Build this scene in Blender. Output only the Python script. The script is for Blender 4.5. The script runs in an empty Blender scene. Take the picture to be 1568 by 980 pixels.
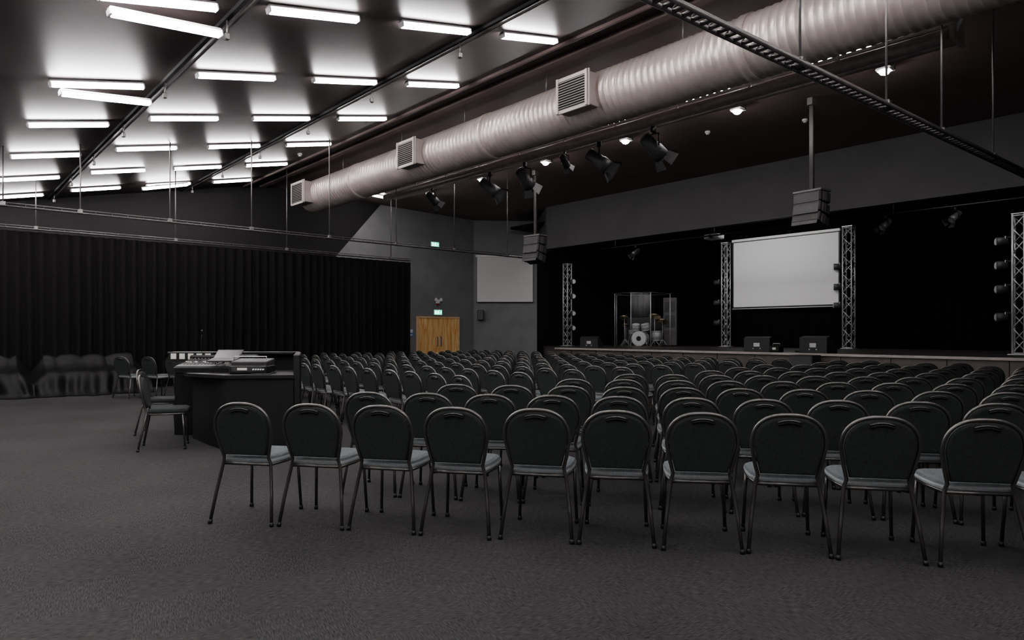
import bpy, math, random
from mathutils import Vector, Matrix, noise, Euler
random.seed(7)
R=math.radians
scene=bpy.context.scene

# ---------------------------------------------------------------- materials
def mat(name,col,rough=0.6,metal=0.0,noise_scale=None,noise_amt=0.0,bump=0.0,emit=None,estr=0,spec=0.5,alpha=None):
    m=bpy.data.materials.new(name); m.use_nodes=True
    nt=m.node_tree; b=nt.nodes['Principled BSDF']
    b.inputs['Base Color'].default_value=(*col,1); b.inputs['Roughness'].default_value=rough
    b.inputs['Metallic'].default_value=metal
    b.inputs['Specular IOR Level'].default_value=spec
    if noise_scale:
        tc=nt.nodes.new('ShaderNodeTexCoord'); n=nt.nodes.new('ShaderNodeTexNoise')
        n.inputs['Scale'].default_value=noise_scale; n.inputs['Detail'].default_value=6
        nt.links.new(tc.outputs['Object'],n.inputs['Vector'])
        r=nt.nodes.new('ShaderNodeValToRGB')
        r.color_ramp.elements[0].position=0.3; r.color_ramp.elements[1].position=0.7
        r.color_ramp.elements[0].color=tuple(c*(1-noise_amt) for c in col)+(1,)
        r.color_ramp.elements[1].color=tuple(min(1,c*(1+noise_amt)) for c in col)+(1,)
        nt.links.new(n.outputs['Fac'],r.inputs['Fac']); nt.links.new(r.outputs['Color'],b.inputs['Base Color'])
        if bump:
            bp=nt.nodes.new('ShaderNodeBump'); bp.inputs['Strength'].default_value=bump; bp.inputs['Distance'].default_value=0.02
            nt.links.new(n.outputs['Fac'],bp.inputs['Height']); nt.links.new(bp.outputs['Normal'],b.inputs['Normal'])
    if emit:
        b.inputs['Emission Color'].default_value=(*emit,1); b.inputs['Emission Strength'].default_value=estr
    return m

def carpet_mat():
    m=bpy.data.materials.new('carpet_tiles'); m.use_nodes=True
    nt=m.node_tree; b=nt.nodes['Principled BSDF']; L=nt.links.new
    b.inputs['Roughness'].default_value=0.95; b.inputs['Specular IOR Level'].default_value=0.15
    tc=nt.nodes.new('ShaderNodeTexCoord')
    mp=nt.nodes.new('ShaderNodeMapping'); mp.inputs['Rotation'].default_value=(0,0,R(12)); L(tc.outputs['Object'],mp.inputs['Vector'])
    ck=nt.nodes.new('ShaderNodeTexChecker'); ck.inputs['Scale'].default_value=2.0; L(mp.outputs['Vector'],ck.inputs['Vector'])
    m1=nt.nodes.new('ShaderNodeMapping'); m1.inputs['Scale'].default_value=(22,200,1); L(mp.outputs['Vector'],m1.inputs['Vector'])
    m2=nt.nodes.new('ShaderNodeMapping'); m2.inputs['Scale'].default_value=(200,22,1); L(mp.outputs['Vector'],m2.inputs['Vector'])
    n1=nt.nodes.new('ShaderNodeTexNoise'); n1.inputs['Scale'].default_value=1; n1.inputs['Detail'].default_value=2; L(m1.outputs['Vector'],n1.inputs['Vector'])
    n2=nt.nodes.new('ShaderNodeTexNoise'); n2.inputs['Scale'].default_value=1; n2.inputs['Detail'].default_value=2; L(m2.outputs['Vector'],n2.inputs['Vector'])
    mx=nt.nodes.new('ShaderNodeMix'); mx.data_type='FLOAT'
    L(ck.outputs['Fac'],mx.inputs[0]); L(n1.outputs['Fac'],mx.inputs[2]); L(n2.outputs['Fac'],mx.inputs[3])
    big=nt.nodes.new('ShaderNodeTexNoise'); big.inputs['Scale'].default_value=0.6; big.inputs['Detail'].default_value=5; L(tc.outputs['Object'],big.inputs['Vector'])
    add=nt.nodes.new('ShaderNodeMath'); add.operation='MULTIPLY_ADD'; add.inputs[1].default_value=0.35
    L(big.outputs['Fac'],add.inputs[0]); L(mx.outputs[0],add.inputs[2])
    r=nt.nodes.new('ShaderNodeValToRGB')
    r.color_ramp.elements[0].position=0.40; r.color_ramp.elements[0].color=(0.015,0.0148,0.0150,1)
    r.color_ramp.elements[1].position=0.98; r.color_ramp.elements[1].color=(0.088,0.086,0.086,1)
    L(add.outputs[0],r.inputs['Fac']); L(r.outputs['Color'],b.inputs['Base Color'])
    bp=nt.nodes.new('ShaderNodeBump'); bp.inputs['Strength'].default_value=0.25; bp.inputs['Distance'].default_value=0.004
    L(mx.outputs[0],bp.inputs['Height']); L(bp.outputs['Normal'],b.inputs['Normal'])
    return m

def wood_mat():
    m=bpy.data.materials.new('timber_door'); m.use_nodes=True
    nt=m.node_tree; b=nt.nodes['Principled BSDF']; L=nt.links.new
    b.inputs['Roughness'].default_value=0.45
    tc=nt.nodes.new('ShaderNodeTexCoord'); mp=nt.nodes.new('ShaderNodeMapping'); mp.inputs['Scale'].default_value=(6,6,0.5)
    L(tc.outputs['Object'],mp.inputs['Vector'])
    n=nt.nodes.new('ShaderNodeTexNoise'); n.inputs['Scale'].default_value=2; n.inputs['Detail'].default_value=6; n.inputs['Distortion'].default_value=1
    L(mp.outputs['Vector'],n.inputs['Vector'])
    r=nt.nodes.new('ShaderNodeValToRGB'); r.color_ramp.elements[0].position=.35; r.color_ramp.elements[1].position=.65
    r.color_ramp.elements[0].color=(0.85,0.40,0.12,1); r.color_ramp.elements[1].color=(1.0,0.78,0.42,1)
    L(n.outputs['Fac'],r.inputs['Fac']); L(r.outputs['Color'],b.inputs['Base Color'])
    return m

def acrylic_mat():
    m=bpy.data.materials.new('clear_acrylic'); m.use_nodes=True
    nt=m.node_tree; nt.nodes.clear(); L=nt.links.new
    o=nt.nodes.new('ShaderNodeOutputMaterial'); t=nt.nodes.new('ShaderNodeBsdfTransparent'); g=nt.nodes.new('ShaderNodeBsdfGlossy')
    t.inputs['Color'].default_value=(.93,.94,.95,1); g.inputs['Roughness'].default_value=.12
    mx=nt.nodes.new('ShaderNodeMixShader'); mx.inputs[0].default_value=.05
    L(t.outputs[0],mx.inputs[1]); L(g.outputs[0],mx.inputs[2]); L(mx.outputs[0],o.inputs['Surface'])
    return m

M={}
M['carpet']=carpet_mat()
M['ceil']=mat('ceiling_paint',(0.038,0.028,0.029),.42,noise_scale=1.2,noise_amt=.15,bump=.15)
M['ceil2']=mat('ceiling_dark_paint',(0.22,0.165,0.16),.6,noise_scale=1.2,noise_amt=.12)
M['wallgray']=mat('gray_wall_paint',(0.22,0.22,0.23),.7,noise_scale=2,noise_amt=.08)
M['wallblack']=mat('black_wall',(0.012,0.0105,0.011),.8,noise_scale=2,noise_amt=.1)
M['header']=mat('header_paint',(0.13,0.125,0.13),.7,noise_scale=1,noise_amt=.08)
M['curtain']=mat('black_velvet',(0.0125,0.0112,0.0113),.95,noise_scale=30,noise_amt=.2,spec=.2)
M['backcurtain']=mat('black_stage_velvet',(0.009,0.008,0.008),.95,noise_scale=30,noise_amt=.2,spec=.15)
M['drape']=mat('black_cloth',(0.009,0.0082,0.0085),.5,noise_scale=20,noise_amt=.2,spec=.3)
M['duct']=mat('duct_sheet_metal',(0.52,0.455,0.43),.42,0.4,noise_scale=3,noise_amt=.1)
M['grille']=mat('grille_metal',(0.42,0.375,0.355),.5,.2,noise_scale=8,noise_amt=.05)
M['dark']=mat('dark_void',(0.01,0.01,0.01),.8,noise_scale=5,noise_amt=.05)
M['rail']=mat('rail_steel',(0.42,0.38,0.37),.4,.2,noise_scale=8,noise_amt=.15)
M['pole']=mat('black_pole_steel',(0.06,0.055,0.055),.35,.3,noise_scale=8,noise_amt=.15)
M['track']=mat('track_steel',(0.15,0.14,0.14),.4,.5,noise_scale=8,noise_amt=.15)
M['alu']=mat('aluminium',(0.68,0.68,0.69),.35,.4,noise_scale=12,noise_amt=.08)
M['rod']=mat('threaded_rod_steel',(0.20,0.19,0.19),.4,.6,noise_scale=20,noise_amt=.08)
M['tube']=mat('fluorescent_tube',(1,1,1),.5,emit=(1,.965,.965),estr=50)
M['tube2']=mat('floodlight_lens',(1,1,1),.5,emit=(1,.97,.95),estr=125)
M['white']=mat('white_enamel',(0.8,0.8,0.8),.4,noise_scale=5,noise_amt=.03)
M['fixwhite']=mat('fixture_enamel',(0.35,0.34,0.34),.5,noise_scale=5,noise_amt=.03)
M['screen']=mat('projection_screen_fabric',(0.85,0.85,0.87),.9,noise_scale=1,noise_amt=.01,spec=.1)
M['screen2']=mat('side_screen_fabric',(0.70,0.70,0.70),.8,noise_scale=1,noise_amt=.02)
M['stagewood']=mat('stage_fascia',(0.15,0.13,0.125),.5,noise_scale=4,noise_amt=.15)
M['stagetop']=mat('stage_deck',(0.08,0.072,0.07),.45,noise_scale=6,noise_amt=.2)
M['nosing']=mat('stage_nosing',(0.50,0.46,0.44),.5,noise_scale=6,noise_amt=.1)
M['whitestrip']=mat('white_edge_strip',(0.8,0.8,0.78),.5,noise_scale=6,noise_amt=.05)
M['black']=mat('black_plastic',(0.02,0.02,0.021),.45,noise_scale=15,noise_amt=.15)
M['blackbox']=mat('speaker_cabinet_black',(0.05,0.048,0.049),.55,noise_scale=25,noise_amt=.2)
M['speakergrill']=mat('speaker_grille',(0.09,0.09,0.092),.5,.3,noise_scale=90,noise_amt=.5)
M['desk']=mat('black_laminate',(0.012,0.011,0.011),.45,noise_scale=8,noise_amt=.15)
M['desktop']=mat('black_laminate_top',(0.02,0.019,0.019),.35,noise_scale=8,noise_amt=.15)
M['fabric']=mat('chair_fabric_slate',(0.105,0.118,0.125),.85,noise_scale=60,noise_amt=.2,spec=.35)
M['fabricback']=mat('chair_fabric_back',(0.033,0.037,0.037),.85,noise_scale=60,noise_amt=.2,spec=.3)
M['pipingsheen']=mat('seat_edge_fabric_sheen',(0.33,0.35,0.357),.85,noise_scale=60,noise_amt=.1)  # light-gray seat edge, with the seat's sheen painted into its colour
M['frame']=mat('chair_frame_steel',(0.14,0.135,0.13),.3,.75,noise_scale=15,noise_amt=.1)
M['wood']=wood_mat()
M['doorframe']=mat('door_frame_timber',(0.80,0.55,0.32),.4,noise_scale=6,noise_amt=.1)
M['lightwood']=mat('table_laminate',(0.26,0.20,0.13),.5,noise_scale=6,noise_amt=.1)
M['exit']=mat('exit_sign_green',(0.02,0.35,0.2),.4,emit=(0.05,.75,.45),estr=1.6)
M['exitw']=mat('exit_sign_white',(.9,1,.95),.4,emit=(.8,1,.9),estr=2.5)
M['blue']=mat('blue_sign',(0.12,.22,.55),.5,noise_scale=5,noise_amt=.05)
M['red']=mat('red_shell',(0.4,.02,.02),.3,noise_scale=5,noise_amt=.1)
M['drumshell']=mat('drum_shell_white',(0.5,.5,.5),.25,noise_scale=5,noise_amt=.05)
M['brass']=mat('cymbal_brass',(0.65,.55,.35),.3,.9,noise_scale=9,noise_amt=.1)
M['acrylic']=acrylic_mat()
M['display']=mat('lit_display',(.55,.55,.5),.4,emit=(.95,.93,.85),estr=.08)
M['lcdoff']=mat('dim_screen',(.06,.06,.06),.3,noise_scale=5,noise_amt=.05)
M['blanket']=mat('foam_gray',(0.16,.155,.15),.8,noise_scale=20,noise_amt=.2)

# ---------------------------------------------------------------- mesh builder
class B:
    def __init__(s): s.v=[];s.f=[];s.m=[];s.sm=[];s.mats=[]
    def mi(s,k):
        if k not in s.mats: s.mats.append(k)
        return s.mats.index(k)
    def add(s,vs,fs,k,smooth=False):
        o=len(s.v); i=s.mi(k)
        s.v+= [tuple(v) for v in vs]
        for f in fs: s.f.append(tuple(o+a for a in f)); s.m.append(i); s.sm.append(smooth)
    def box(s,c,d,k,rot=None,bev=0.0):
        x,y,z=[a/2 for a in d]
        if bev>0:
            b=min(bev,x*.9,y*.9,z*.9)
            vs=[];idx={}
            for sx in(-1,1):
                for sy in(-1,1):
                    for sz in(-1,1):
                        for ax in range(3):
                            p=[sx*(x-b),sy*(y-b),sz*(z-b)]
                            p[ax]=(sx*x,sy*y,sz*z)[ax]
                            idx[(sx,sy,sz,ax)]=len(vs); vs.append(p)
            fs=[]
            for ax in range(3):
                o=[a for a in range(3) if a!=ax]
                for sg in(-1,1):
                    q=[]
                    for a,bb in((-1,-1),(1,-1),(1,1),(-1,1)):
                        t=[0,0,0];t[ax]=sg;t[o[0]]=a;t[o[1]]=bb
                        q.append(idx[(*t,ax)])
                    fs.append(q)
                for a in(-1,1):
                    for bb in(-1,1):
                        t0=[0,0,0];t1=[0,0,0];t0[ax]=-1;t1[ax]=1
                        t0[o[0]]=t1[o[0]]=a;t0[o[1]]=t1[o[1]]=bb
                        fs.append([idx[(*t0,o[0])],idx[(*t1,o[0])],idx[(*t1,o[1])],idx[(*t0,o[1])]])
            for sx in(-1,1):
                for sy in(-1,1):
                    for sz in(-1,1): fs.append([idx[(sx,sy,sz,a)] for a in range(3)])
        else:
            vs=[(i*x,j*y,l*z) for i in(-1,1) for j in(-1,1) for l in(-1,1)]
            fs=[(0,1,3,2),(4,6,7,5),(0,4,5,1),(2,3,7,6),(0,2,6,4),(1,5,7,3)]
        mt=Matrix.Translation(c)
        if rot: mt=mt@Euler(rot).to_matrix().to_4x4()
        s.add([mt@Vector(v) for v in vs],fs,k)
    def prism(s,pts,z0,z1,k):
        n=len(pts)
        vs=[(p[0],p[1],z0) for p in pts]+[(p[0],p[1],z1) for p in pts]
        fs=[tuple(range(n))[::-1],tuple(range(n,2*n))]+[(i,(i+1)%n,n+(i+1)%n,n+i) for i in range(n)]
        s.add(vs,fs,k)
    def path(s,pts,r,k,n=8,closed=False,caps=True):
        pts=[Vector(p) for p in pts]; N=len(pts); vs=[];fs=[]
        rr=r if isinstance(r,(list,tuple)) else [r]*N
        ref=None
        for i,p in enumerate(pts):
            a=pts[(i-1)%N] if (closed or i>0) else p
            c=pts[(i+1)%N] if (closed or i<N-1) else p
            t=(c-a).normalized()
            if ref is None:
                ref=Vector((0,0,1)) if abs(t.z)<.9 else Vector((1,0,0))
            u=(ref-t*ref.dot(t)).normalized(); w=t.cross(u); ref=u
            for j in range(n):
                an=2*math.pi*j/n
                vs.append(p+(u*math.cos(an)+w*math.sin(an))*rr[i])
        m=N if closed else N-1
        for i in range(m):
            for j in range(n):
                a=i*n+j;b=i*n+(j+1)%n;c=((i+1)%N)*n+(j+1)%n;d=((i+1)%N)*n+j
                fs.append((a,b,c,d))
        s.add(vs,fs,k,True)
        if caps and not closed:
            o=len(s.v)-len(vs)
            i=s.mi(k)
            s.f.append(tuple(o+j for j in range(n))[::-1]);s.m.append(i);s.sm.append(False)
            s.f.append(tuple(o+(N-1)*n+j for j in range(n)));s.m.append(i);s.sm.append(False)
    def cyl(s,a,b,r,k,n=12,r2=None): s.path([a,b],[r,r if r2 is None else r2],k,n)
    def obj(s,name,loc=(0,0,0),rot=(0,0,0),parent=None):
        me=bpy.data.meshes.new(name); me.from_pydata(s.v,[],s.f)
        for k in s.mats: me.materials.append(M[k])
        me.polygons.foreach_set('material_index',s.m); me.polygons.foreach_set('use_smooth',s.sm)
        me.validate(); me.update()
        import bmesh
        bm=bmesh.new(); bm.from_mesh(me); bmesh.ops.recalc_face_normals(bm,faces=bm.faces); bm.to_mesh(me); bm.free()
        o=bpy.data.objects.new(name,me); scene.collection.objects.link(o)
        o.location=loc; o.rotation_euler=rot
        if parent: o.parent=parent
        return o
def link(name,me,loc,rot):
    o=bpy.data.objects.new(name,me); scene.collection.objects.link(o); o.location=loc; o.rotation_euler=rot; return o

# ---------------------------------------------------------------- room shell
XL=-22.5; XR=5.0; YB=-5.0; YS=18.0; YE=25.6
SL=.21
def ceilz(y): return 4.55+SL*y if y<=8.7 else 6.377-(y-8.7)*.02
b=B(); b.box(((XL+XR)/2,(YB+YE)/2,-.05),(XR-XL+.4,YE-YB+.4,.1),'carpet'); b.obj('floor')

b=B()
def slab(b,x0,x1,y0,z0,y1,z1,t,k):
    vs=[(x0,y0,z0),(x1,y0,z0),(x1,y1,z1),(x0,y1,z1),(x0,y0,z0+t),(x1,y0,z0+t),(x1,y1,z1+t),(x0,y1,z1+t)]
    b.add(vs,[(0,1,2,3),(7,6,5,4),(0,4,5,1),(1,5,6,2),(2,6,7,3),(3,7,4,0)],k)
slab(b,XL-.1,XR+.1,YB-.1,ceilz(YB-.1),8.7,ceilz(8.7),.15,'ceil')
slab(b,XL-.1,XR+.1,8.7,ceilz(8.7),20.2,ceilz(20.2),.15,'ceil2')
b.obj('ceiling')
b=B(); b.box(((-20.7+XR)/2,(18.3+YE)/2,5.7),(XR+20.7,YE-18.3,.1),'dark'); b.obj('ceiling_stage')

def addpoly(b,pts,nrm,t,k):
    n=len(pts); N=Vector(nrm)*t
    vs=[Vector(p) for p in pts]+[Vector(p)+N for p in pts]
    b.add(vs,[tuple(range(n)),tuple(range(n,2*n))[::-1]]+[(i,(i+1)%n,n+(i+1)%n,n+i) for i in range(n)],k)
def wallpoly(name,pts,nrm,t,k):
    bb=B(); addpoly(bb,pts,nrm,t,k); return bb.obj(name)
b=B()
addpoly(b,[(XL,YB,0),(XL,11.0,0),(XL,11.0,3.7),(XL,13.3,ceilz(13.3)+.03),(XL,8.7,6.40),(XL,YB,ceilz(YB)+.03)],(-1,0,0),.12,'wallblack')  # black part of the left wall, ending in a slanted border
addpoly(b,[(XL,11.0,0),(XL,17.8,0),(XL,17.8,6.22),(XL,13.3,ceilz(13.3)+.03),(XL,11.0,3.7)],(-1,0,0),.12,'wallgray')
b.obj('wall_left')
wallpoly('wall_corner',[(XL,17.8,0),(-20.7,19.8,0),(-20.7,19.8,6.18),(XL,17.8,6.22)],(-.743,.669,0),.12,'wallgray')
wallpoly('wall_stage_side',[(-20.7,19.8,0),(-20.7,YE,0),(-20.7,YE,6.18),(-20.7,19.8,6.18)],(-1,0,0),.12,'wallblack')
wallpoly('wall_back',[(-20.8,YE,0),(XR,YE,0),(XR,YE,6.1),(-20.8,YE,6.1)],(0,1,0),.12,'wallblack')
wallpoly('wall_right',[(XR,YB,0),(XR,YE,0),(XR,YE,6.18),(XR,8.7,6.40),(XR,YB,ceilz(YB)+.03)],(1,0,0),.12,'wallgray')
wallpoly('wall_rear',[(XL,YB,0),(XR,YB,0),(XR,YB,ceilz(YB)+.03),(XL,YB,ceilz(YB)+.03)],(0,-1,0),.12,'wallgray')
b=B()
b.box(((-18.3+XR)/2,YS+.12,(4.6+6.2)/2),(XR+18.3,.24,6.2-4.6),'header')
addpoly(b,[(-18.3,18.0,4.6),(-20.7,19.8,4.6),(-20.7,19.8,6.17),(-18.3,18.0,6.2)],(.6,.8,0),.2,'header')
b.obj('wall_stage_header')
b=B(); b.box((XL+.02,12.9,.06),(.03,3.6,.12),'black'); b.box((XL+.02,17.4,.06),(.03,.8,.12),'black'); b.obj('baseboard_left')

for i,y in enumerate((-.65,2.75,6.18)):
    b=B(); z=ceilz(y)
    b.box(((XL+XR)/2,y,z-.02),(XR-XL-.1,.06,.04),'dark',rot=(math.atan(SL),0,0))
    b.box(((XL+XR)/2,y+.09,z-.03),(XR-XL-.1,.025,.025),'track')
    x=XL+1.2
    while x<XR-.5:
        b.cyl((x,y,z-.05),(x,y,z-.22),.012,'track',6); b.box((x,y,z-.24),(.06,.06,.08),'track',bev=.01); x+=2.63
    b.obj('trim_%d'%(i+1))
b=B(); b.box(((XL+XR)/2,8.7,ceilz(8.7)-.05),(XR-XL-.1,.16,.10),'ceil2'); b.obj('trim_4')
b=B(); b.box(((XL+XR)/2,8.1,ceilz(8.1)-.03),(XR-XL-.1,.05,.05),'ceil2'); b.obj('trim_5')

# ---------------------------------------------------------------- fluorescent fixtures
def fixture(L):
    b=B(); h=L/2
    b.box((0,0,-.02),(.10,L,.035),'fixwhite',bev=.01)
    for sx in(-.035,.035):
        b.cyl((sx,-h+.03,-.075),(sx,h-.03,-.075),.019,'tube',10)
    for sy in(-1,1): b.box((0,sy*(h-.005),-.06),(.12,.025,.07),'white',bev=.008)
    return b
fx=fixture(1.17).obj('fluorescent_light'); fxm=fx.data
sl=math.atan(SL)
first=True
def putfix(x,y,rz=0,flat=False,dz=0,rx=None):
    global first
    loc=(x,y,ceilz(y)-.012+dz); rot=((0 if flat else sl) if rx is None else rx,0,rz)
    if first: fx.location=loc; fx.rotation_euler=rot; first=False
    else: return link('fluorescent_light',fxm,loc,rot)
for y in (7.15,5.38,3.6,1.92,.10,-1.6,-3.4):
    x=-20.75-(.45 if y==1.92 else 0)
    while x<4:
        xx=x+(.35 if (y==1.92 and x>-9) else 0)
        putfix(xx-(.22 if (y==1.92 and -12<x<-9) else 0),y); x+=2.62
putfix(-11.05,2.05,R(7),dz=-.15,rx=sl-.07); putfix(-7.95,2.05,R(7),dz=-.15,rx=sl-.07); putfix(-20.4,5.2,R(-14),dz=-.10)
for i,x in enumerate((-17.8,-15.2,-12.6,-10.0,-7.35,-4.9)):
    link('fluorescent_light',fxm,(x,11.72,ceilz(11.72)-.125),(0,0,R(90)))
putfix(-20.9,12.1,R(10),True)

b=B()
b.cyl((0,0,0),(0,0,-.12),.02,'black',8)
b.box((0,0,-.15),(.26,.20,.06),'white',bev=.02)
b.path([(0,0,-.17),(0,0,-.20),(0,0,-.235),(0,0,-.25)],[.095,.09,.06,.02],'tube2',16)
b.box((0,.11,-.13),(.28,.02,.1),'black')
fl=b.obj('ceiling_floodlight'); flm=fl.data
for i,x in enumerate((-18.9,-16.1,-13.3,-10.5,-7.5,-4.6)):
    loc=(x,13.05,ceilz(13.05)); 
    if i==0: fl.location=loc
    else: link('ceiling_floodlight',flm,loc,(0,0,0))

# ---------------------------------------------------------------- duct
b=B()
YD,ZD,RD=8.85,5.43,.44
N=36; vs=[];fs=[]; xs=[]; x=-18.9; k=0
while x<4.9:
    xs.append((x,RD)); xs.append((x+.085,RD)); xs.append((x+.097,RD+.011)); xs.append((x+.110,RD+.011)); x+=.122
for (x,r) in xs:
    for j in range(N):
        a=2*math.pi*j/N; vs.append((x,YD+r*math.cos(a),ZD+r*math.sin(a)))
for i in range(len(xs)-1):
    for j in range(N): fs.append((i*N+j,i*N+(j+1)%N,(i+1)*N+(j+1)%N,(i+1)*N+j))
b.add(vs,fs,'duct',True)
b.add([(xs[0][0],YD+RD*math.cos(2*math.pi*j/N),ZD+RD*math.sin(2*math.pi*j/N)) for j in range(N)],[tuple(range(N))],'duct')
for x in(-16,-10.6,-4.9,.5):
    b.cyl((x,YD,ZD),(x+.14,YD,ZD),RD+.022,'duct',36)
for x in(-17,-14,-11.5,-9,-6,-3,0,3):
    b.path([(x,YD+.0,ceilz(YD)),(x,YD,ZD+RD)],.012,'rod',6)
def grille(b,x,w=.70,h=.55):
    y0=YD-.62; 
    b.box((x,YD-.30,ZD),(w,.60,h),'grille',bev=.01)
    b.box((x,y0+.01,ZD),(w+.06,.03,h+.06),'grille',bev=.008)
    b.box((x,y0-.008,ZD),(w-.08,.012,h-.08),'dark')
    n=11
    for i in range(n):
        z=ZD-(h-.12)/2+(h-.12)*i/(n-1)
        b.box((x,y0-.018,z),(w-.08,.03,.010),'grille',rot=(R(30),0,0))
    for sx in(-1,1): b.box((x+sx*(w/2-.02),y0-.018,ZD),(.045,.03,h+.04),'grille')
grille(b,-7.75); grille(b,-12.85); grille(b,-18.55,.8,.6)
b.obj('ventilation_duct')

# ---------------------------------------------------------------- lighting rails + stage lights
YR,ZR=10.8,5.55
b=B()
for dy,dz,r in((0,0,.10),(0.0,.15,.03),(.34,.03,.065)):
    b.cyl((-18,YR+dy,ZR+dz),(-2.9,YR+dy,ZR+dz),r,'rail',12)
x=-17.8
while x<-3:
    b.box((x,YR-.02,ZR+.08),(.05,.06,.24),'rail',bev=.008); b.box((x,YR+.17,ZR+.03),(.04,.34,.04),'rail')
    b.path([(x,YR,ZR+.2),(x,YR,ceilz(YR))],.012,'rod',6); x+=1.48
b.box((-2.9,YR+.1,ZR+.15),(.06,.5,.5),'rail',bev=.01); b.path([(-2.9,YR,ZR),(-2.75,YR,ZR+.4),(-2.9,YR,ceilz(YR))],.03,'alu',6)
b.box((-3.25,YR-.08,ZR+.30),(.4,.1,.2),'white',bev=.02)
b.obj('lighting_rail')

b=B()
b.path([(-.14,0,-.30),(-.14,0,-.12),(0,0,-.08),(.14,0,-.12),(.14,0,-.30)],.012,'black',6)
b.cyl((0,0,.02),(0,0,-.10),.018,'black',8); b.box((0,0,-.02),(.06,.08,.09),'black',bev=.01)
d=Vector((0,.80,-.6)); c=Vector((0,0,-.30))
b.path([c-d*.24,c-d*.22,c+d*.02,c+d*.05,c+d*.2],[.05,.10,.11,.125,.125],'speakergrill',16)
b.path([c+d*.201,c+d*.205],[.10,.10],'alu',16)
e=c+d*.2; u=Vector((1,0,0)); w=d.cross(u).normalized()
for a,bb in((u,w),(-u,w),(w,u),(-w,u)):
    p0=e+a*.11; p1=e+a*.19+d*.14
    b.add([p0-bb*.09,p0+bb*.09,p1+bb*.12,p1-bb*.12],[(0,1,2,3)],'speakergrill')
pl=b.obj('stage_light'); plm=pl.data
pos=[(-8.0,-.3,1.25),(-9.4,-.8,1.25),(-11.7,.2,1.2),(-13.0,-.7,1.2),(-10.4,.3,.7),(-15.5,0,.9)]
for i,(x,r,s) in enumerate(pos):
    loc=(x,YR,ZR-.105-.03*s)
    if i==0: pl.location=loc; pl.rotation_euler=(0,0,r); pl.scale=(s,)*3
    else: o=link('stage_light',plm,loc,(0,0,r)); o.scale=(s,)*3

# ---------------------------------------------------------------- curtain tracks
def track(name,p0,p1,rods,w=.09,r=.012,step=.14):
    b=B(); p0=Vector(p0);p1=Vector(p1); L=(p1-p0).length; t=(p1-p0)/L; s=t.cross(Vector((0,0,1))).normalized()
    for k in(-1,1):
        b.path([p0+s*k*w/2,p1+s*k*w/2],r,'track',6)
    b.path([p0+Vector((0,0,.06)),p1+Vector((0,0,.06))],r*.8,'track',6)
    n=int(L/step)
    for i in range(n+1):
        c=p0+t*(i*step)
        b.path([c-s*w/2,c+s*w/2],r*.9,'track',5)
        if i%2==0: b.path([c-s*w/2,c+Vector((0,0,.06))],r*.5,'track',4)
    for q in rods:
        c=p0+t*q
        b.path([c,Vector((c.x,c.y,ceilz(c.y)))],.012,'rod',6)
        b.box(c+Vector((0,0,.03)),(.08,.08,.10),'track',bev=.01)
    return b.obj(name)
track('curtain_track',(-15.3,-4.9,3.72),(-15.3,14.5,3.72),[1.5,4,6.1,7.3,8.9,10.6,12.5,14.4,16.3,18.3])
track('curtain_track',(-2.93,2.6,3.75),(-2.30,14.2,3.75),[3.25,5.0,6.5,8.3],w=.12,r=.022,step=.11)
track('curtain_track',(-19.0,-4.9,3.80),(-19.0,12.35,3.80),[1,4,7,10,13,16.5])
def curtain(name,p0,p1,z0,z1,k,amp=.07,per=.16,seed=0,flare=1.0,dx=.028):
    p0=Vector(p0);p1=Vector(p1); L=(p1-p0).length; t=(p1-p0)/L; s=Vector((t.y,-t.x,0))
    n=int(L/dx); rows=7; vs=[];fs=[]
    for i in range(n+1):
        d=L*i/n
        ph=2*math.pi*d/per+2.2*noise.noise(Vector((d*.7,seed,0)))*2
        am=amp*(.7+.6*noise.noise(Vector((d*1.3,seed+5,0))))
        for j in range(rows+1):
            q=j/rows; z=z0+(z1-z0)*q
            off=am*math.sin(ph+.5*noise.noise(Vector((d*2,q*2,seed))))*(1.2-.5*q)*flare+.05*noise.noise(Vector((d*.9,q*1.5,seed+9)))
            p=p0+t*d+s*off; vs.append((p.x,p.y,z))
    for i in range(n):
        for j in range(rows):
            a=i*(rows+1)+j; fs.append((a,a+rows+1,a+rows+2,a+1))
    b=B(); b.add(vs,fs,k,True); o=b.obj(name); return o
curtain('stage_curtain',(-19.0,-4.8,0),(-19.0,12.3,0),.02,3.74,'curtain',seed=1,per=.24,amp=.085)
curtain('stage_curtain',(-20.4,25.2,0),(4.8,25.2,0),.88,5.6,'backcurtain',seed=3,amp=.05,per=.3,dx=.05)
curtain('stage_curtain',(-13.9,24.15,0),(-9.9,24.15,0),.9,2.25,'backcurtain',seed=6,amp=.03,per=.6,dx=.05)

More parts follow.
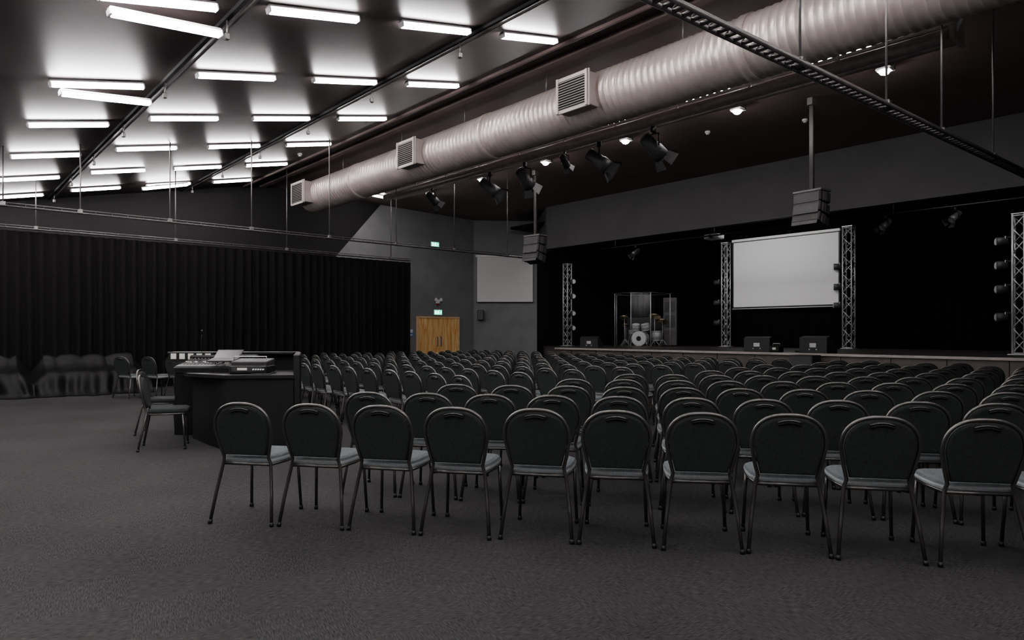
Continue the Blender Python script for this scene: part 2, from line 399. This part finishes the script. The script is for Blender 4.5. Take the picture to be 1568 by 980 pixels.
# ---------------------------------------------------------------- draped rows of stacked chairs
def drape(name,y0,y1,seed):
    prof=[(-18.72,0.02),(-18.70,.5),(-18.67,.80),(-18.60,.90),(-18.50,.93),(-18.42,.86),(-18.34,.72),(-18.22,.62),(-18.06,.57),(-17.92,.53),(-17.84,.44),(-17.80,.30),(-17.76,.18),(-17.70,.06),(-17.56,.012)]
    n=int((y1-y0)/.02); vs=[];fs=[]; m=len(prof)
    for i in range(n+1):
        y=y0+(y1-y0)*i/n; e=min(1,min(i,n-i)/14)
        for j,(x,z) in enumerate(prof):
            lump=abs(math.sin(math.pi*(y-y0)/.52+1.2*noise.noise(Vector((y*.8,seed,0)))))**.5
            top=1 if 1<j<7 else .3
            zz=z*(.55+.45*e)*(1-.10*(1-lump)*top+.06*noise.noise(Vector((y*.9,seed,4))))+.03*noise.noise(Vector((y*5,x*6,seed)))*(z>.1)
            fold=.05*math.sin(y*21+seed+5*noise.noise(Vector((y*1.5,z*.8,seed))))+.22*noise.noise(Vector((y*1.8,z*1.2,seed+3)))
            xx=x+fold*(1.05-z)*(j>5)
            vs.append((xx,y,max(.008,zz)))
    for i in range(n):
        for j in range(m-1): a=i*m+j; fs.append((a,a+m,a+m+1,a+1))
    b=B(); b.add(vs,fs,'drape',True)
    o=b.obj(name)
    md=o.modifiers.new('s','SUBSURF'); md.levels=1; md.render_levels=1
    return o
drape('draped_chair_stack',-3.6,1.95,2.); drape('draped_chair_stack',1.9,4.25,8.)

# ---------------------------------------------------------------- banquet chair
def outline(s,n=22):
    pts=[]
    w=.222-s; zb=.485+s; zs=.685; top=.885-s
    pts.append((-.178+s*.8,zb)); pts.append((-.200+s,.57))
    for i in range(n+1):
        a=math.pi-math.pi*i/n
        cx=math.cos(a); sz=math.sin(a)
        ex=.80
        x=w*math.copysign(abs(cx)**ex,cx); z=zs+(top-zs)*abs(sz)**ex
        pts.append((x,z))
    pts.append((.200-s,.57)); pts.append((.178-s*.8,zb))
    return pts
def lean(z): return -.02-(z-.45)*.20
b=B()
op=outline(0)
fr=[(x,lean(z),z) for x,z in op]
left=[(-.245,-.10,.012),(-.222,-.06,.22),(-.190,-.015,.44)]
right=[(-x,y,z) for x,y,z in left][::-1]
b.path(left+fr+right,.0125,'frame',8)
ip=outline(.012); n=len(ip); cx,cz=0,.66
def ring(dy,sc=1):
    return [(x*sc,lean(cz+(z-cz)*sc)+dy,cz+(z-cz)*sc) for x,z in ip]
def shell(rings,k):
    vs=sum(rings,[]); m=len(rings)
    for r_ in range(m-1):
        b.add(rings[r_]+rings[r_+1],[(j,(j+1)%n,n+(j+1)%n,n+j) for j in range(n)],k,True)
    b.add(rings[-1],[tuple(range(n))],k,False)
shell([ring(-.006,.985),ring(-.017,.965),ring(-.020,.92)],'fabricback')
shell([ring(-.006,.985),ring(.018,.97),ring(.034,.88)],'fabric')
hp=[]
for i in range(9):
    t=-1+2*i/8; hp.append((t*.070,lean(.85)-.022,.852-.014*t*t))
b.path(hp,.006,'frame',6)
hp2=[(x*.95,y-.001,z-.014) for x,y,z in hp]
b.path(hp2,.007,'dark',6)
def seatring(z,s):
    pts=[]
    for (x,y) in [(-.195,.00),(-.215,.10),(-.222,.25),(-.215,.37),(-.18,.425),(-.09,.44),(.09,.44),(.18,.425),(.215,.37),(.222,.25),(.215,.10),(.195,.0)]:
        pts.append((x*s,.21+(y-.21)*s,z))
    return pts
zs=[(.438,.93),(.442,.985),(.456,1.0),(.470,.995),(.486,.96),(.496,.85)]
mats=['black','pipingsheen','pipingsheen','fabric','fabric']
rs=[seatring(z,s) for z,s in zs]; n2=12
for i in range(5):
    b.add(rs[i]+rs[i+1],[(j,(j+1)%n2,n2+(j+1)%n2,n2+j) for j in range(n2)],mats[i],True)
b.add(rs[-1],[tuple(range(n2))],'fabric'); b.add(rs[0],[tuple(range(n2))[::-1]],'black')
b.path([(-.190,-.012,.430),(-.210,.20,.428),(-.20,.38,.428),(-.15,.41,.428),(.15,.41,.428),(.20,.38,.428),(.210,.20,.428),(.190,-.012,.430)],.0115,'frame',8,closed=True)
for s in(-1,1):
    b.path([(s*.198,.37,.43),(s*.205,.385,.25),(s*.215,.40,.012)],.012,'frame',8)
    b.cyl((s*.215,.40,.0),(s*.215,.40,.03),.016,'black',8); b.cyl((s*.246,-.101,.0),(s*.243,-.098,.03),.016,'black',8)
ch=b.obj('banquet_chair'); chm=ch.data
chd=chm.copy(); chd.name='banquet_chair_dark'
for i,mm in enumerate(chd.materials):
    if mm in (M['fabric'],M['pipingsheen']): chd.materials[i]=M['fabricback']
used=[False]
def chair(x,y,rot,j=.02,dark=False):
    x+=random.uniform(-j,j);y+=random.uniform(-j,j);rot+=R(random.uniform(-2.2,2.2)) if j else 0
    if not used[0]: ch.location=(x,y,0); ch.rotation_euler=(0,0,rot); used[0]=True
    else: link('banquet_chair',chd if dark else chm,(x,y,0),(0,0,rot))
A=R(37.6); rx,ry=math.cos(A),math.sin(A); fx_,fy_=-math.sin(A),math.cos(A)
bx,by=-5.04,1.87
for k in range(0,26):
    for jx in range(-2,40):
        X=bx+rx*.54*jx+fx_*1.0*k; Y=by+ry*.54*jx+fy_*1.0*k
        if k==0 and jx<0: continue
        if k>0 and X<-5.47: continue
        if k==0 and X<-5.1: continue
        if X>.6 or Y>13.4: continue
        chair(X,Y,A)
y=5.0
while y<13.6:
    x=-6.45
    while x>-16.8:
        chair(x,y,R(random.uniform(-1,1)),.025); x-=.545
    y+=1.0
for i in range(4): chair(-16.45+i*.40,3.42+i*.40,R(25))
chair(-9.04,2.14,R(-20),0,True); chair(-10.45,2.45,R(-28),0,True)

# ---------------------------------------------------------------- sound desk
CA=R(48.4)
desk=bpy.data.objects.new('sound_desk',None); scene.collection.objects.link(desk); desk.location=(-8.24,2.77,0); desk.rotation_euler=(0,0,CA)
b=B()
b.prism([(0,0),(.78,.06),(.42,1.25),(-.95,1.25),(-.85,.95),(-.40,.42)],0,.86,'desk')
b.prism([(0,-.04),(.80,.02),(.44,1.25),(-1.05,1.25),(-.98,.80),(-.62,.34)],.86,.90,'desktop')
b.box((.64,.66,.57),(.08,1.22,1.14),'desk',rot=(0,0,math.atan2(.36,1.19)),bev=.01)
b.box((-.40,1.30,.57),(1.7,.08,1.14),'desk',bev=.01)
b.box((-.40,1.20,1.13),(1.7,.28,.03),'desktop',bev=.005)
b.obj('desk_cabinet',parent=desk)
b=B()
b.box((-.45,.80,.97),(.92,.50,.10),'black',rot=(R(10),0,0),bev=.02)
b.box((-.45,1.02,1.05),(.92,.08,.12),'black',rot=(R(10),0,0),bev=.02)
for i in range(19):
    x=-.86+i*.045
    b.box((x,.72,1.015),(.004,.2,.004),'dark',rot=(R(10),0,0))
    b.box((x,.68+random.random()*.12,1.022),(.014,.025,.02),'alu' if i%3 else 'white',rot=(R(10),0,0))
    for q in range(3): b.cyl((x,.86+q*.045,1.03+q*.008),(x,.86+q*.045,1.052+q*.008),.007,'rod',6)
b.obj('mixing_console',parent=desk)
b=B()
b.box((.16,.40,.95),(.46,.34,.10),'black',bev=.012); b.box((.16,.42,1.03),(.44,.30,.07),'blackbox',rot=(R(6),0,0),bev=.01)
b.box((.16,.225,.955),(.38,.01,.05),'blackbox'); b.box((.10,.22,.96),(.12,.006,.03),'display')
for i in range(5): b.cyl((.24+i*.03,.225,.955),(.24+i*.03,.205,.955),.010,'white',8)
b.path([(-.04,.33,1.07),(-.04,.33,1.11),(.36,.33,1.11),(.36,.33,1.07)],.006,'alu',6)
b.obj('rack_unit',parent=desk)
b=B()
b.box((-.30,.62,1.06),(.34,.24,.016),'blackbox',rot=(R(8),0,0),bev=.004); b.box((-.30,.78,1.12),(.34,.015,.20),'blackbox',rot=(R(-55),0,0),bev=.004)
b.box((-.30,.765,1.122),(.31,.004,.17),'lcdoff',rot=(R(-55),0,0)); b.obj('laptop',parent=desk)
b=B()
b.box((-.90,1.03,1.07),(.60,.05,.15),'black',bev=.006)
b.box((-.90,1.05,.95),(.50,.10,.12),'black',bev=.006)
for i in range(5): b.box((-1.13+i*.115,1.00,1.09),(.072,.006,.075),'display')
b.obj('monitor_strip',parent=desk)
b=B(); b.path([(-.85,1.2,1.14),(-.85,1.2,1.3),(-.83,1.18,1.40)],.006,'black',6); b.cyl((-.83,1.18,1.39),(-.82,1.15,1.44),.012,'black',8); b.obj('gooseneck_lamp',parent=desk)
b=B()
b.path([(.40,.5,.91),(.5,.3,.93),(.45,.15,.905),(.25,.12,.905),(.5,.08,.905)],.006,'black',6); b.obj('cable',parent=desk)
b=B()
b.box((0,0,.735),(.55,.50,.03),'lightwood',bev=.006)
for sx in(-1,1):
    for sy in(-1,1): b.cyl((sx*.24,sy*.21,0),(sx*.24,sy*.21,.72),.016,'frame',8)
    b.cyl((sx*.24,-.21,.68),(sx*.24,.21,.68),.012,'frame',8)
b.obj('side_table',(-10.75,3.35,0),(0,0,CA))

# ---------------------------------------------------------------- door and wall items
b=B()
y0,y1,h=14.96,16.9,2.0; ym=(y0+y1)/2; DX=XL+.055
b.box((DX,y0-.035,h/2+.035),(.10,.07,h+.07),'doorframe'); b.box((DX,y1+.035,h/2+.035),(.10,.07,h+.07),'doorframe'); b.box((DX,ym,h+.035),(.10,y1-y0,.07),'doorframe')
for s in(-1,1):
    c=ym+s*(y1-y0)/4
    b.box((DX,c,h/2),(.05,(y1-y0)/2-.012,h-.01),'wood',bev=.004)
    b.box((DX+.03,ym+s*.07,1.05),(.012,.05,.35),'alu',bev=.003)
    b.path([(DX+.03,ym+s*.09,.85),(DX+.075,ym+s*.09,.87),(DX+.075,ym+s*.09,1.23),(DX+.03,ym+s*.09,1.25)],.012,'black',8)
    b.box((DX+.027,c,.12),(.006,(y1-y0)/2-.08,.2),'alu')
b.obj('door_1')
def exitsign(loc,rot):
    b=B(); b.box((0,0,0),(.40,.05,.22),'white',bev=.01); b.box((0,-.028,0),(.37,.004,.19),'exit')
    b.path([(.02,-.033,.05),(.0,-.033,-.0),(.05,-.033,-.06)],.014,'exitw',6); b.path([(.0,-.033,.0),(-.05,-.033,-.06)],.014,'exitw',6)
    b.path([(.02,-.033,.03),(-.05,-.033,.02)],.012,'exitw',6); b.cyl((.03,-.03,.075),(.03,-.036,.075),.016,'exitw',8)
    b.box((-.12,-.032,0),(.07,.004,.12),'exitw'); b.path([(.08,-.033,0),(.15,-.033,0)],.012,'exitw',6)
    b.box((0,.035,.0),(.12,.03,.12),'white')
    return b.obj('exit_sign',loc,rot)
exitsign((XL+.055,15.9,2.24),(0,0,R(90)))
exitsign((XL+.055,15.75,4.98),(0,0,R(90)))
b=B(); b.box((0,0,0),(.18,.08,.12),'white',bev=.02); b.box((0,-.01,-.1),(.10,.07,.07),'red',bev=.01)
for s in(-1,1): b.path([(s*.12,-.06,.10),(s*.12,-.02,.10)],[.07,.05],'white',12)
b.box((0,0,.07),(.3,.05,.05),'white'); b.obj('emergency_light',(XL+.05,15.9,2.66),(0,0,R(90)))
b=B(); b.box((0,0,0),(.24,.01,.30),'blue'); b.box((0,-.007,.06),(.2,.004,.12),'white'); b.box((0,-.007,-.09),(.16,.004,.04),'white'); b.obj('wall_sign',(XL+.01,14.62,1.42),(0,0,R(90)))
ca=math.atan2(2.0,1.8)
def onc(t,z,off): 
    u=Vector((1.8,2.0,0)).normalized(); n=Vector((u.y,-u.x,0)); p=Vector((XL,17.8,0))+u*t+n*off; return (p.x,p.y,z)
b=B(); b.box((0,0,0),(2.36,.03,1.92),'screen2'); 
b.box((0,0,.985),(2.5,.09,.09),'white',bev=.02); b.box((0,0,-.97),(2.4,.04,.04),'black',bev=.01); 
b.obj('side_screen',onc(1.33,3.68,.08),(0,0,ca))
b=B(); b.box((0,0,0),(.26,.22,.42),'blackbox',bev=.02); b.box((0,-.112,0),(.22,.006,.38),'speakergrill'); b.box((0,.14,.0),(.08,.1,.08),'black'); b.obj('wall_speaker',onc(.30,2.16,.20),(0,0,ca))

# ---------------------------------------------------------------- stage
ZS=.86
b=B()
b.prism([(4.9,YS),(-17.8,YS),(-20.4,19.9),(-20.5,25.5),(4.9,25.5)],0,ZS-.03,'stagewood')
b.prism([(4.9,YS-.04),(-17.85,YS-.04),(-20.45,19.9),(-20.55,25.5),(4.9,25.5)],ZS-.03,ZS,'stagetop')
b.box(((-17.8+4.9)/2,YS-.05,ZS-.035),(22.7,.04,.07),'nosing',bev=.008)
x=-17
while x<4.8: b.box((x,YS-.006,.4),(.012,.01,.78),'dark'); x+=1.2
b.obj('stage_platform')
b=B()
for i,(w,z) in enumerate(((1.0,.29),(.66,.58))):
    b.box((-5.9,YS-.08-w/2,z/2),(3.2,w,z),'stagewood'); b.box((-5.9,YS-.08-w-.006,z-.025),(3.2,.012,.045),'whitestrip')
b.obj('stage_steps')

def truss(name,x,y,z0,z1,w=.29,lights=(),ldir=1):
    b=B(); q=w/2-.025
    for sx in(-1,1):
        for sy in(-1,1): b.cyl((sx*q,sy*q,z0),(sx*q,sy*q,z1),.025,'alu',8)
    n=int((z1-z0)/.3); st=(z1-z0-.1)/n
    c=[(-q,-q),(q,-q),(q,q),(-q,q)]
    for f in range(4):
        a,bb=c[f],c[(f+1)%4]
        for i in range(n):
            za=z0+.05+i*st; zb=za+st
            p,r_=((a,bb) if i%2==0 else (bb,a))
            b.path([(p[0],p[1],za),(r_[0],r_[1],zb)],.013,'alu',6)
        for z in(z0+.04,z1-.04): b.path([(a[0],a[1],z),(bb[0],bb[1],z)],.014,'alu',6)
    b.box((0,0,z0+.01),(.42,.42,.02),'alu',bev=.005); b.box((0,0,z1+.01),(w,w,.02),'alu')
    for z in lights:
        s=ldir
        b.box((s*.22,0,z),(.12,.06,.05),'black',bev=.01)
        b.path([(s*.27,-.10,z-.08),(s*.27,-.10,z+.02),(s*.27,.10,z+.02),(s*.27,.10,z-.08)],.012,'alu',6)
        b.path([(s*.22,0,z-.10),(s*.27,-.01,z-.10),(s*.34,-.06,z-.10),(s*.46,-.12,z-.10)],[.06,.10,.11,.11],'speakergrill',14)
        b.path([(s*.461,-.121,z-.10),(s*.465,-.124,z-.10)],[.09,.085],'alu',14)
    return b.obj(name,(x,y,0))
truss('lighting_truss',-14.28,24.0,ZS,4.95,lights=(1.9,2.7,3.5),ldir=-1)
truss('lighting_truss',-9.60,24.0,ZS,5.05,w=.34,lights=(2.45,3.1,3.8),ldir=-1)
truss('lighting_truss',-19.3,20.2,ZS,4.25,lights=(1.7,2.3,3.0,3.6),ldir=1)
truss('lighting_truss',-4.12,20.5,ZS,4.35,lights=(1.9,2.6,3.2,3.8),ldir=-1)
b=B(); b.box((-11.94,24.0,3.66),(4.1,.02,2.6),'screen')
for z in (2.38,4.94): b.box((-11.94,23.985,z),(4.1,.012,.05),'black')
for x in (-13.97,-9.91): b.box((x,23.985,3.66),(.05,.012,2.6),'black')
b.box((-11.94,24.0,4.99),(4.14,.12,.10),'white',bev=.02); b.cyl((-13.99,24,2.34),(-9.89,24,2.34),.025,'white',8)
b.obj('projection_screen')
b=B(); b.box((0,0,0),(.55,.45,.17),'white',bev=.03); b.cyl((0,-.22,0),(0,-.26,0),.06,'black',12); b.cyl((0,0,.08),(0,0,.88),.025,'rod',8); b.box((0,0,.1),(.3,.3,.03),'black')
b.obj('projector',(-12.9,20.9,4.76))
b=B(); b.cyl((-19,20.5,4.75),(4,20.5,4.75),.025,'black',8)
for x in(-17,-12,-7,-2,3): b.path([(x,20.5,4.75),(x,20.5,5.64)],.012,'track',6)
b.obj('stage_lighting_bar')
for x in(-7.2,-5.5,-16.0):
    o=link('stage_light',plm,(x,20.5,4.70),(0,0,R(150)));o.scale=(.8,.8,.8)
for x,tx,e,sz in((-12.0,-11.95,50,4.5),(-5.0,-6,22,2.),(-16.5,-17,30,2.)):  # unseen area lights, added to brighten the screen and the stage
    ld=bpy.data.lights.new('stage_fill_light','AREA'); ld.shape='RECTANGLE'; ld.size=sz; ld.size_y=.25; ld.energy=e; ld.color=(1,.97,.95)
    lo=bpy.data.objects.new('stage_fill_light',ld); scene.collection.objects.link(lo); lo.location=(x,21.2 if x==-12.0 else 18.9,5.45)
    dv=Vector((tx,24.0,2.6))-Vector(lo.location); lo.rotation_euler=dv.to_track_quat('-Z','Y').to_euler()

def hung(name,x,y,zt,zb,rz):
    b=B(); zc=ceilz(y)-.006
    b.box((0,0,zc-.08),(.12,.18,.16),'rod',bev=.01)
    b.box((0,0,(zc+zt)/2-.0),(.09,.07,zc-zt-.1),'pole',bev=.01); b.box((.03,-.045,(zc+zt)/2),(.02,.02,zc-zt-.3),'alu')
    b.box((0,0,zt+.02),(.62,.40,.05),'rod',bev=.01)
    h=(zt-zb)/3
    for i in range(3):
        z=zt-h*(i+.5)
        b.box((0,.03*i,z),(.60,.42,h-.012),'blackbox',rot=(R(4+7*i),0,0),bev=.025)
        b.box((0,.03*i+.213,z-.01),(.55,.01,h-.05),'speakergrill',rot=(R(4+7*i),0,0))
        for s in(-1,1): b.box((s*.31,.03*i+.05,z),(.02,.12,h*.8),'rod',rot=(R(4+7*i),0,0))
    b.box((0,-.22,zt-.3),(.05,.05,.5),'black')
    return b.obj(name,(x,y,0),(0,0,rz))
hung('line_array_speaker',-6.3,13.9,4.30,3.60,R(175))
hung('line_array_speaker',-14.6,13.9,4.28,3.52,R(185))

def wedge(x,y,rz,s=1,z=ZS):
    b=B(); w,d,h=.34*s,.24*s,.40*s
    pr=[(-d,0),(d,0),(d,.12*s),(-.06*s,h),(-d,h*.9)]
    vs=[(-w,p[0],p[1]) for p in pr]+[(w,p[0],p[1]) for p in pr]; n=5
    b.add(vs,[(0,1,2,3,4),(9,8,7,6,5)]+[(i,(i+1)%n,n+(i+1)%n,n+i) for i in range(n)],'blackbox')
    a=Vector((0,d,.12*s)); c=Vector((0,-.06*s,h)); m=(a+c)/2; ang=math.atan2(c.z-a.z,c.y-a.y)
    b.box((0,m.y+.012,m.z+.012),(w*1.8,(c-a).length*.9,.012),'speakergrill',rot=(ang+math.pi,0,0))
    b.box((0,-d-.006,h*.45),(.16*s,.012,.1*s),'alu')
    for q in(-1,1): b.cyl((q*.1,-d-.002,h*.2),(q*.1,-d-.012,h*.2),.02,'alu',8)
    return b.obj('floor_monitor',(x,y,z),(0,0,rz))
wedge(-10.05,18.75,R(10),1.1); wedge(-8.25,18.6,R(-5),1.15); wedge(-17.0,19.1,R(20),1.05)
b=B(); b.box((0,0,.42),(.62,.5,.80),'blackbox',bev=.015); b.box((0,-.253,.42),(.56,.01,.72),'speakergrill')
for s in(-1,1): b.box((s*.315,0,.55),(.012,.18,.08),'dark'); b.box((s*.25,0,.01),(.06,.4,.02),'black')
b.obj('subwoofer',(-8.15,17.60,0))
b=B(); b.box((0,0,.09),(.30,.28,.18),'black',bev=.02); b.path([(-.1,0,.18),(-.1,0,.24),(.1,0,.24),(.1,0,.18)],.01,'alu',6); b.box((0,-.143,.1),(.10,.006,.06),'display'); b.obj('stage_box',(-9.35,18.4,ZS))
b=B(); b.box((0,0,.02),(.24,.24,.04),'black',bev=.01); b.cyl((0,0,.04),(0,0,.30),.012,'black',8); b.cyl((0,0,.30),(0,.0,.36),.03,'black',8); b.obj('microphone_stand',(-8.9,18.95,ZS))

# ---------------------------------------------------------------- drum booth and kit
bo=bpy.data.objects.new('drum_booth',None); scene.collection.objects.link(bo); bo.location=(-16.9,22.0,ZS+.008); bo.rotation_euler=(0,0,R(20))
P=[(-1.15,.3),(-.85,-.75),(-.1,-1.0),(.65,-.85),(1.1,.3)]
b=B()
for i in range(len(P)-1):
    a=Vector((*P[i],0)); c=Vector((*P[i+1],0))
    b.add([a+Vector((0,0,.03)),c+Vector((0,0,.03)),c+Vector((0,0,2.1)),a+Vector((0,0,2.1))],[(0,1,2,3)],'acrylic')
b.obj('acrylic_panels',parent=bo)
b=B()
for p in P: b.cyl((*p,0),(*p,2.12),.015,'alu',8)
for z in(.02,2.12): b.path([(*p,z) for p in P],.012,'rod',8)
b.path([(-1.15,.3,2.12),(-.7,.95,2.12),(.7,.95,2.12),(1.1,.3,2.12)],.012,'rod',8)
b.obj('booth_frame',parent=bo)
b=B()
b.box((.98,.75,1.0),(.55,.12,1.95),'blanket',bev=.02); b.box((.98,.69,1.0),(.42,.02,.5),'speakergrill'); b.box((.98,.69,1.6),(.42,.02,.4),'speakergrill')
b.box((0,.98,.6),(1.9,.08,1.2),'black',bev=.02)
b.obj('rear_absorber',parent=bo)
def drum(b,c,r,h,ax,shell='drumshell'):
    c=Vector(c);ax=Vector(ax).normalized()
    b.path([c-ax*h/2,c+ax*h/2],r,shell,24)
    for s in(-1,1):
        b.path([c+ax*(s*h/2-.012),c+ax*(s*h/2+.012)],r+.012,'alu',24)
        b.path([c+ax*(s*(h/2+.012)),c+ax*(s*(h/2+.016))],r-.008,'white',24)
    ref=Vector((0,0,1)) if abs(ax.z)<.9 else Vector((1,0,0))
    u=ax.cross(ref).normalized(); w=ax.cross(u)
    for i in range(8):
        an=2*math.pi*i/8; p=c+(u*math.cos(an)+w*math.sin(an))*(r+.012)
        b.path([p-ax*h*.45,p+ax*h*.45],.006,'alu',5)
b=B()
drum(b,(0,-.1,.31),.29,.42,(0,1,0))
b.path([(0,-.328,.31),(0,-.332,.31)],.10,'black',16)
drum(b,(-.2,-.05,.78),.15,.2,(.1,-.3,1)); drum(b,(.2,-.05,.78),.16,.22,(-.1,-.3,1)); drum(b,(.52,.35,.42),.20,.36,(0,-.05,1)); drum(b,(-.45,.35,.58),.17,.14,(0,0,1))
b.cyl((0,-.05,.55),(-.15,-.05,.70),.015,'alu',8); b.cyl((0,-.05,.55),(.15,-.05,.70),.015,'alu',8)
def cym(x,y,z,r):
    b.cyl((x,y,.0),(x,y,z),.011,'alu',8)
    for a in(0,2.1,4.2): b.path([(x,y,.28),(x+.22*math.cos(a),y+.22*math.sin(a),.01)],.009,'alu',6)
    b.path([(x,y-.003,z-.006),(x,y,z),(x,y+.001,z+.012),(x,y+.001,z+.02)],[r,r*.6,r*.2,.02],'brass',20)
cym(-.65,-.15,1.15,.23); cym(.62,-.2,1.2,.24); cym(-.75,.3,.85,.18); cym(.8,.25,1.0,.25)
for s in(-.15,.15):
    b.path([(.52+s,.35,.3),(.52+s*1.3,.35,.008)],.008,'alu',6); b.path([(-.45+s,.35,.5),(-.45+s*1.3,.3,.008)],.008,'alu',6)
    b.path([(s*1.8,-.25,.25),(s*2.4,-.35,.008)],.01,'alu',6)
b.obj('drum_kit',parent=bo)
b=B(); b.cyl((0,.6,.45),(0,.6,.53),.17,'black',16); b.cyl((0,.6,.1),(0,.6,.46),.018,'alu',8)
for a in(0,2.1,4.2): b.path([(0,.6,.25),(.2*math.cos(a),.6+.2*math.sin(a),.01)],.01,'alu',6)
b.obj('drum_stool',parent=bo)
for (x,y) in((-5.6,8.0),(-9,14.3),(-14,14.6),(-7,15.1),(-17,7.6)):
    b=B(); b.cyl((0,0,0),(0,0,-.05),.06,'white',14); b.cyl((0,0,-.05),(0,0,-.08),.035,'white',12); b.obj('smoke_detector',(x,y,ceilz(y)))

# ---------------------------------------------------------------- world, camera
w=bpy.data.worlds.new('world'); scene.world=w; w.use_nodes=True
w.node_tree.nodes['Background'].inputs[0].default_value=(.5,.5,.55,1); w.node_tree.nodes['Background'].inputs[1].default_value=.02
cd=bpy.data.cameras.new('camera'); cam=bpy.data.objects.new('camera',cd); scene.collection.objects.link(cam)
cd.sensor_width=36; cd.lens=1030/1568*36; cd.shift_y=20/1568; cd.clip_start=.05; cd.clip_end=200
cam.location=(0,0,1.4); cam.rotation_euler=(R(90),0,R(48.4)); scene.camera=cam
scene.view_settings.view_transform='AgX'
scene.view_settings.look='AgX - Medium High Contrast'
scene.view_settings.exposure=0.25
